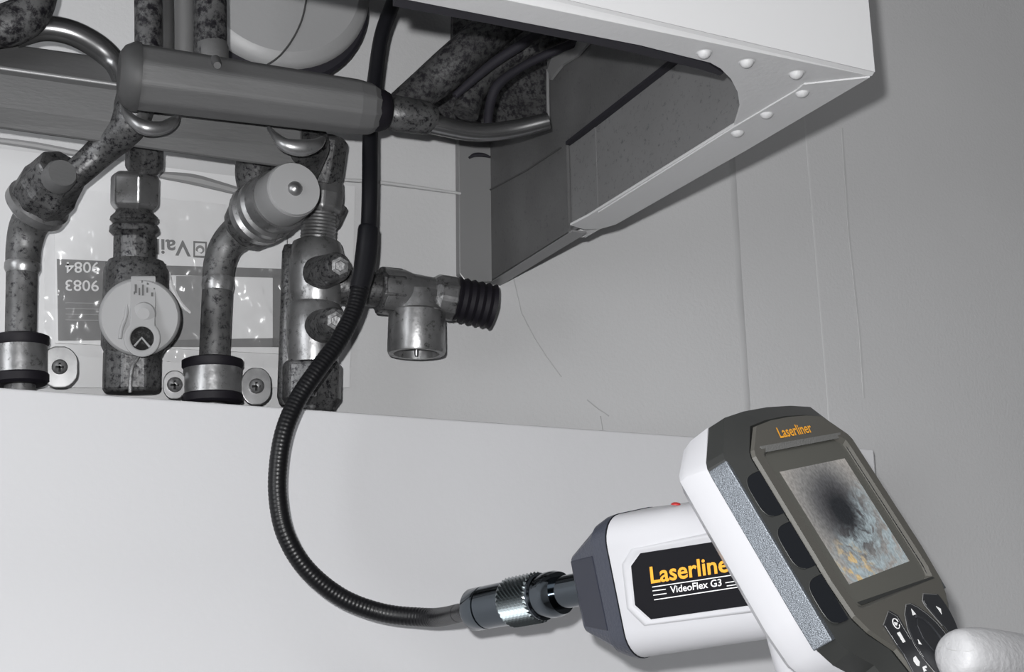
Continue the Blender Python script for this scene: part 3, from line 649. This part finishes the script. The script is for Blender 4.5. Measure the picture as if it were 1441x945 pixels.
# barrel
def brect(bb,w0_,w1_,hu,r,skew=0,N=8,wc=None):
    cw_=(w0_+w1_)/2; hw_=(w1_-w0_)/2; pts=[]
    for (sx,sy,a0) in ((1,1,0),(-1,1,90),(-1,-1,180),(1,-1,270)):
        for k in range(N+1):
            a=math.radians(a0+90*k/N)
            pts.append(B(bb+skew*((cw_+sy*(hw_-r)+r*math.sin(a))-9)/29, cw_+sy*(hw_-r)+r*math.sin(a), X+sx*(hu-r)+r*math.cos(a)))
    return pts
brl=[brect(16,-17,37,21,12),brect(40,-17,37.5,21.5,12),brect(70,-18,38,22,12),brect(90,-19.3,38.3,22.6,12),brect(95.2,-19.6,38.5,22.8,12,1)]
barrel=part('barrel', MB().loft(brl), M_shell, dev, 'white barrel',auto=60)
part('seam_line', MB().loft([brect(94.9,-19.8,38.7,23.0,12,1),brect(96,-19.8,38.7,23.0,12,1)]), M_recess, dev)
part('nose_band', MB().loft([brect(95.4,-19.9,38.8,23.1,12,1),brect(99,-19.6,38.3,22.9,12,1),brect(103.5,-17.5,35.8,22,9,1)]), M_cap, dev, 'slate grey nose band',auto=25)
part('nose_cap', MB().loft([brect(103,-17.3,35.5,21.8,8,1,3),brect(104.5,-15.5,33.5,21.4,6,1,3),brect(119.6,-7,25,17.2,2.5,1,3),brect(121.2,-5.5,23.5,15.8,2,1,3)],smooth=False), M_cap, dev, 'tapered slate nose')
part('nose_ridge', MB().loft([[B(103.9,-5.5,X-21.9),B(104.5,25,X-21.9),B(104.5,25,X-20.5),B(103.9,-5.5,X-20.5)],[B(119.6,-5.0,X-17.4),B(119.6,22.5,X-17.4),B(119.6,22.5,X-15),B(119.6,-5.0,X-15)]],smooth=False), mat('nose_dark',(.018,.020,.032),.4), dev, bevel=.0004)
# raised frame round the label and label itself
us=X-22.3
lab=[(888,796),(901,778),(1003.5,762),(1075,751),(1110,842),(1057.6,851),(916,871),(893.6,851)]
lc=[SP(x,y,us-.15) for x,y in lab]
cen_=sum(lc,Vector())/len(lc)
def grow(k,uo): 
    out=[]
    for p in [SP(x,y,uo) for x,y in lab]:
        q=p-cen_; out.append(p+q.normalized()*k)
    return out
ring=[grow(.0042,us+.6),grow(.0034,us-.75),grow(.0022,us-.85),grow(.0008,us-.1),grow(-.0005,us-.1)]
part('label_frame', MB().loft(ring,cap0=False,cap1=True,smooth=True), M_shell, barrel, auto=80)
lbl=part('label_plate', MB().slab(grow(0,us-.25),u3*.0002), M_label, barrel, 'black label with orange and white lettering')
lift=-u3*.00012
def up_at(x,y,h,uo): return SP(x-h*.10,y-h,uo)-SP(x,y,uo)
uq=us-.3
text_mesh('lettering','Laserliner',SP(916.5,820,uq),SP(1041,801,uq),up_at(920,822,22.5,uq),M_orange,barrel,.020,lift,'orange lettering')
text_mesh('lettering','VideoFlex G3',SP(944,834,uq),SP(1016,823.5,uq),up_at(944,834,9.5,uq),M_white,barrel,.012,lift,'white lettering')
for (x0,y0,x1,y1_) in ((918,825.5,1045,806.5),(918.5,831,937,828.5),(919.5,837,938,834.5),(921,843.5,1052,823.5),(1021,819.5,1050,815),(1023,824,1053,819.5)):
    part('rule_line', MB().slab([SP(x0,y0-.6,uq),SP(x1,y1_-.6,uq),SP(x1,y1_+.6,uq),SP(x0,y0+.6,uq)],lift), M_white, lbl)
part('trigger_button', MB().lathe(SP(951,709.5,X-10),SP(951,706.5,X-10),[(0,.0016),(.6,.0014),(1,.0006)],14), M_red, dev, 'tiny dark red button on top of the barrel')
# white web and handle behind the panel
hr_=[]
def hring(b,hw,h0,h1,r=9):
    pts=[]; ch=(h0+h1)/2; hh=(h1-h0)/2; r=min(r,hh-.5)
    for (sx,sy,a0) in ((1,1,0),(-1,1,90),(-1,-1,180),(1,-1,270)):
        for k in range(7):
            a=math.radians(a0+15*k); pts.append(H(X+sx*(hw-r)+r*math.cos(a), b, ch+sy*(hh-r)+r*math.sin(a)))
    return pts
hh=[hring(20,22,-46,-12),hring(32,22,-50,-12),hring(40,21.5,-52,-12),hring(47,22,-49,-12),hring(56,23,-45,-12),hring(75,24.5,-43,-12),hring(100,25.5,-44,-12),hring(125,26,-46,-12),hring(134,24,-44,-13)]
part('handle', MB().loft(hh), M_shell, dev, 'white grip',auto=60)
# keypad
def key(pxs,label=None,h=1.0,th=.0005,m=M_button):
    pts=[FP(x,y,h) for x,y in pxs]
    k=part('button', MB().slab(pts,n3*th), m, dev, label, bevel=.00015)
    return k
def outline(pxs,h=1.55,r=.00013,closed=True,parent=None,m=M_buttonline):
    pts=[FP(x,y,h) for x,y in pxs]
    if closed: pts=pts+[pts[0]]
    part('button_rim', MB().sweep(pts,r,6), m, parent or dev)
kl=[(1250,859),(1262,866),(1268,876),(1280,897),(1290,912),(1300,930),(1313,952),(1330,985),(1300,990),(1284,947),(1270,920),(1261,908),(1243,880)]
k1=key(kl,'left button strip with white symbols'); outline([(1243,879),(1250,860),(1262,867),(1269,879),(1281,899)],closed=False,parent=k1)
kc_=[(1275,850),(1281,849),(1291,854),(1305,864),(1318,876),(1329,889),(1345,915),(1360,950),(1355,985),(1335,985),(1315,945),(1298,925),(1286,906),(1277,885),(1273,864)]
k2=key(kc_,'central oval rocker with white arrows'); outline(kc_,parent=k2)
ki=[(1289,867),(1298,870),(1310,880),(1322,895),(1332,915),(1330,930),(1312,915),(1298,898),(1290,880)]
k3=key(ki,'inner confirm key',1.5,.0004); outline(ki[:5],2.0,.0004,False,k3,M_button)
kr=[(1299,835),(1318,836),(1326,846),(1335,860),(1342,874),(1352,900),(1345,905),(1326,880),(1313,865),(1302,852),(1298,845)]
k4=key(kr,'right button with white arrow'); outline([(1326,880),(1313,865),(1302,852),(1298,845),(1299,835),(1318,836)],closed=False,parent=k4)
def tri(pxs,parent,h=1.56):
    part('symbol', MB().slab([FP(x,y,h) for x,y in pxs],n3*.0001), M_white, parent)
tri([(1282,856),(1289,864),(1284.5,865.5)],k2); tri([(1291.5,899),(1297,906.5),(1293,906)],k2)
tri([(1317,852.5),(1323.5,856),(1325,864)],k4)
c_=[FP(1261+4.6*math.cos(a)+1.6*math.sin(a),877+6.8*math.sin(a)+1.5*math.cos(a),1.6) for a in (2*math.pi*k/20 for k in range(19))]
part('symbol', MB().sweep(c_,.00017,6), M_white, k1)
tri([(1258,875),(1263,876),(1262,880),(1259,879)],k1)
tri([(1262,890),(1266,888.5),(1274,902.5),(1270.5,904)],k1)
tri([(1285,925),(1288,922.5),(1294,931),(1293.5,937),(1290,936),(1285.5,930)],k1)
tri([(1298,938),(1303,936),(1304,939),(1301,940),(1304,943),(1300,945)],k1)
# bezel lettering
hb_=1.0
text_mesh('lettering','Laserliner',FP(1098,616,hb_),FP(1144,607.5,hb_),FP(1091.5,602,hb_)-FP(1098,616,hb_),M_orange,dev,.016,n3*.0001,'orange lettering above the screen')
# connector
cx=B(120,7.6,X); 
def BT(bb): return B(bb,7.9+(bb-120)*.012,X)
mk=.001*K
tube=part('stem', MB().lathe(BT(118),BT(150),[(0,7.2*mk),(1,7.2*mk)],40), M_chrome, dev, 'dark chrome stem')
con=part('connector', MB().lathe(BT(143),BT(199),[(0,7.4*mk),(0,9.3*mk),(.05,10.1*mk),(.12,10.2*mk),(.16,9.6*mk),(.2,9.6*mk),(.21,10.6*mk),(.24,10.6*mk),(.55,10.4*mk),(.56,9.9*mk),(.84,9.9*mk),(.845,9.3*mk),(.855,9.3*mk),(.86,9.9*mk),(.985,9.9*mk),(1,9.3*mk)],56), M_chrome, dev, 'dark chrome connector')
kr0,kr1=BT(143+56*.225),BT(143+56*.555)
ax=(kr1-kr0); T=ax.normalized(); uu=T.orthogonal().normalized(); v_=T.cross(uu); rings=[]
NR,NS=17,60
for i in range(NR):
    r=[]
    for k in range(NS):
        hgt = .75 if ((i+k)%2==0) else 0.0
        if i in (0,NR-1): hgt=-.3
        a=2*math.pi*k/NS; rr_=(10.75+hgt)*mk
        r.append(kr0+ax*(i/(NR-1))+(uu*math.cos(a)+v_*math.sin(a))*rr_)
    rings.append(r)
part('knurled_ring', MB().loft(rings,smooth=False), M_knurl, con, 'knurled grip ring',auto=0)
# gooseneck
e0=BT(196); e1=BT(204); 
def back(p): return D0-(p.y-CAM.y)
gp=[e0,e1,P(624,867,.128),P(598,868,.112),P(540,862,.100),P(482,841,.096),P(432,801,.095),P(402,752,.095),P(391,700,.095),P(392,650,.095),P(401,603,.095),P(420,560,.094),(P(447,520,.094)),P(476,480,.093),P(497,440,.092),P(508,400,.091),P(516,350,.089)]
gs=spline(gp,14)
# resample uniformly, corrugate
L=[0]
for a,b in zip(gs,gs[1:]): L.append(L[-1]+(b-a).length)
step=.00045; tot=L[-1]; pts=[]; rad=[]; j=0; k=0
while k*step<tot:
    s_=k*step
    while L[j+1]<s_: j+=1
    t=(s_-L[j])/(L[j+1]-L[j]); p=gs[j].lerp(gs[j+1],t); pts.append(p)
    R0=13.2*(Rm.transposed()@(CAM-p)).z/FPX
    if s_<.02: R0*=.95
    rad.append(R0*(1 if k%4 in (0,1) else .974)); k+=1
part('gooseneck', MB().sweep(pts,rad,18), M_hose, dev, 'black ribbed flexible neck',auto=0)
sp_=[P(516,352,.089),P(518,330,.089),P(519.5,300,.088),P(520.5,250,.087),P(521,190,.084),P(524,150,.080),P(529,100,.078),P(537,50,.078),P(551,10,.078),P(566,-30,.078),P(585,-80,.078)]
part('sleeve', pipe([(505,408,.0912),(511,385,.0904),(515,360,.0895),(517,338,.089),(518,322,.0885),(518.5,318,.0885)],[13.5,15,15.5,15,14.2,12.2]), M_hosematte, dev, 'smooth sleeve where the neck joins the probe')
part('probe', MB().sweep(spline(sp_,8),[.00385]*81,22), M_hosematte, dev, 'smooth black probe end')
# ------------------------------------------------------------------ the hand
hand=thing('person','pale thumb and hand gripping the inspection camera, thumb pressing its keypad','person',H(40,90,-10))
def grow_skin(name, chains, m, parent, label=None):
    vs_,es,rs=[],[],[]
    for ch in chains:
        prev=ch[0] if isinstance(ch[0],int) else None
        for q in (ch[1:] if prev is not None else ch):
            vs_.append(q[0]); rs.append(q[1]); 
            if prev is not None: es.append((prev,len(vs_)-1))
            prev=len(vs_)-1
    me=bpy.data.meshes.new(name); off=base_of(parent); me.from_pydata([tuple(v-off) for v in vs_],es,[])
    o=bpy.data.objects.new(name,me); C.objects.link(o); o.parent=parent
    sk=o.modifiers.new('skin','SKIN'); sk.use_smooth_shade=True
    for i,r in enumerate(rs): me.skin_vertices[0].data[i].radius=(r,r)
    me.skin_vertices[0].data[0].use_root=True
    ss_=o.modifiers.new('sub','SUBSURF'); ss_.levels=2; ss_.render_levels=3
    me.materials.append(m)
    if label: o['label']=label
    return o
def TH(px,py,h): return FP(px,py,h)
mm=.001*K
ch=[]
# palm root 0
ch.append([(H(52,95,-18),17*mm),(H(58,118,-22),17*mm),(H(70,145,-24),16*mm),(H(88,190,-26),17*mm),(H(110,240,-28),20*mm)])
# thumb from px
thumb=[(TH(1600,1010,4),15*mm),(TH(1500,955,8),13.5*mm),(TH(1430,936,9),12.2*mm),(TH(1382,930,9.5),12.4*mm),(TH(1350,924,9.5),10.5*mm),(TH(1333,919,8.5),7.6*mm)]
ch.append([0]+thumb)
for i,(b0,ln2) in enumerate(((62,1.0),(80,1.05),(98,1.0),(115,.85))):
    ch.append([0,(H(46,b0,-36),10*mm),(H(34,b0-1,-56),9.3*mm),(H(8,b0-2,-62),8.8*mm),(H(-18*ln2,b0-1,-54),8.2*mm),(H(-27*ln2,b0,-38),7.2*mm),(H(-28*ln2,b0+1,-30),6*mm)])
grow_skin('body', ch, M_skin, hand, 'bare hand')

# thumbnail laid on the thumb's own surface
from mathutils.bvhtree import BVHTree
bpy.context.view_layer.update()
hb=[o for o in bpy.data.objects if o.name.startswith('body')][0]
hbe=hb.evaluated_get(bpy.context.evaluated_depsgraph_get()); hm=hbe.to_mesh()
hoff=base_of(hb)
bv_=BVHTree.FromPolygons([v.co+hoff for v in hm.vertices],[p.vertices[:] for p in hm.polygons])
def on_thumb(px,py,l=.00035):
    q=bv_.ray_cast(CAM,ray(px,py).normalized())
    return None if q[0] is None else q[0]+q[1]*l*(1 if q[1].dot(ray(px,py))<0 else -1)
nail=MB(); gridp={}
NU,NV=14,8
okp=True
for i in range(NU+1):
    for j in range(NV+1):
        a=i/NU*2-1; b=j/NV*2-1
        ex=a*math.sqrt(1-b*b/2); ey=b*math.sqrt(1-a*a/2)
        x=1343+ex*23+ey*3; y=901+ey*11+ex*-2.5
        e_=max(abs(a),abs(b)); q=on_thumb(x,y,.00045 if e_<.9 else -.0001)
        if q is None: okp=False; break
        gridp[(i,j)]=q
if okp:
    nail.add([gridp[(i,j)] for i in range(NU+1) for j in range(NV+1)],[[i*(NV+1)+j,(i+1)*(NV+1)+j,(i+1)*(NV+1)+j+1,i*(NV+1)+j+1] for i in range(NU) for j in range(NV)],True)
    part('thumbnail', nail, mat('nail',(.45,.45,.455),.33), hand, 'smooth pale nail',auto=0)
M_crease=mat('skin_crease',(.38,.38,.38),.6)
for cpts in ([(1371,918),(1374,908),(1372,898),(1377,890)],[(1322,909),(1340,914),(1360,916),(1371,914)],[(1330,925),(1345,928)]):
    q=[on_thumb(x,y,0) for x,y in cpts]
    if all(p is not None for p in q): part('skin_crease', MB().sweep(spline(q,5),[.00013]*(5*(len(q)-1)+1),6), M_crease, hb)
hbe.to_mesh_clear()
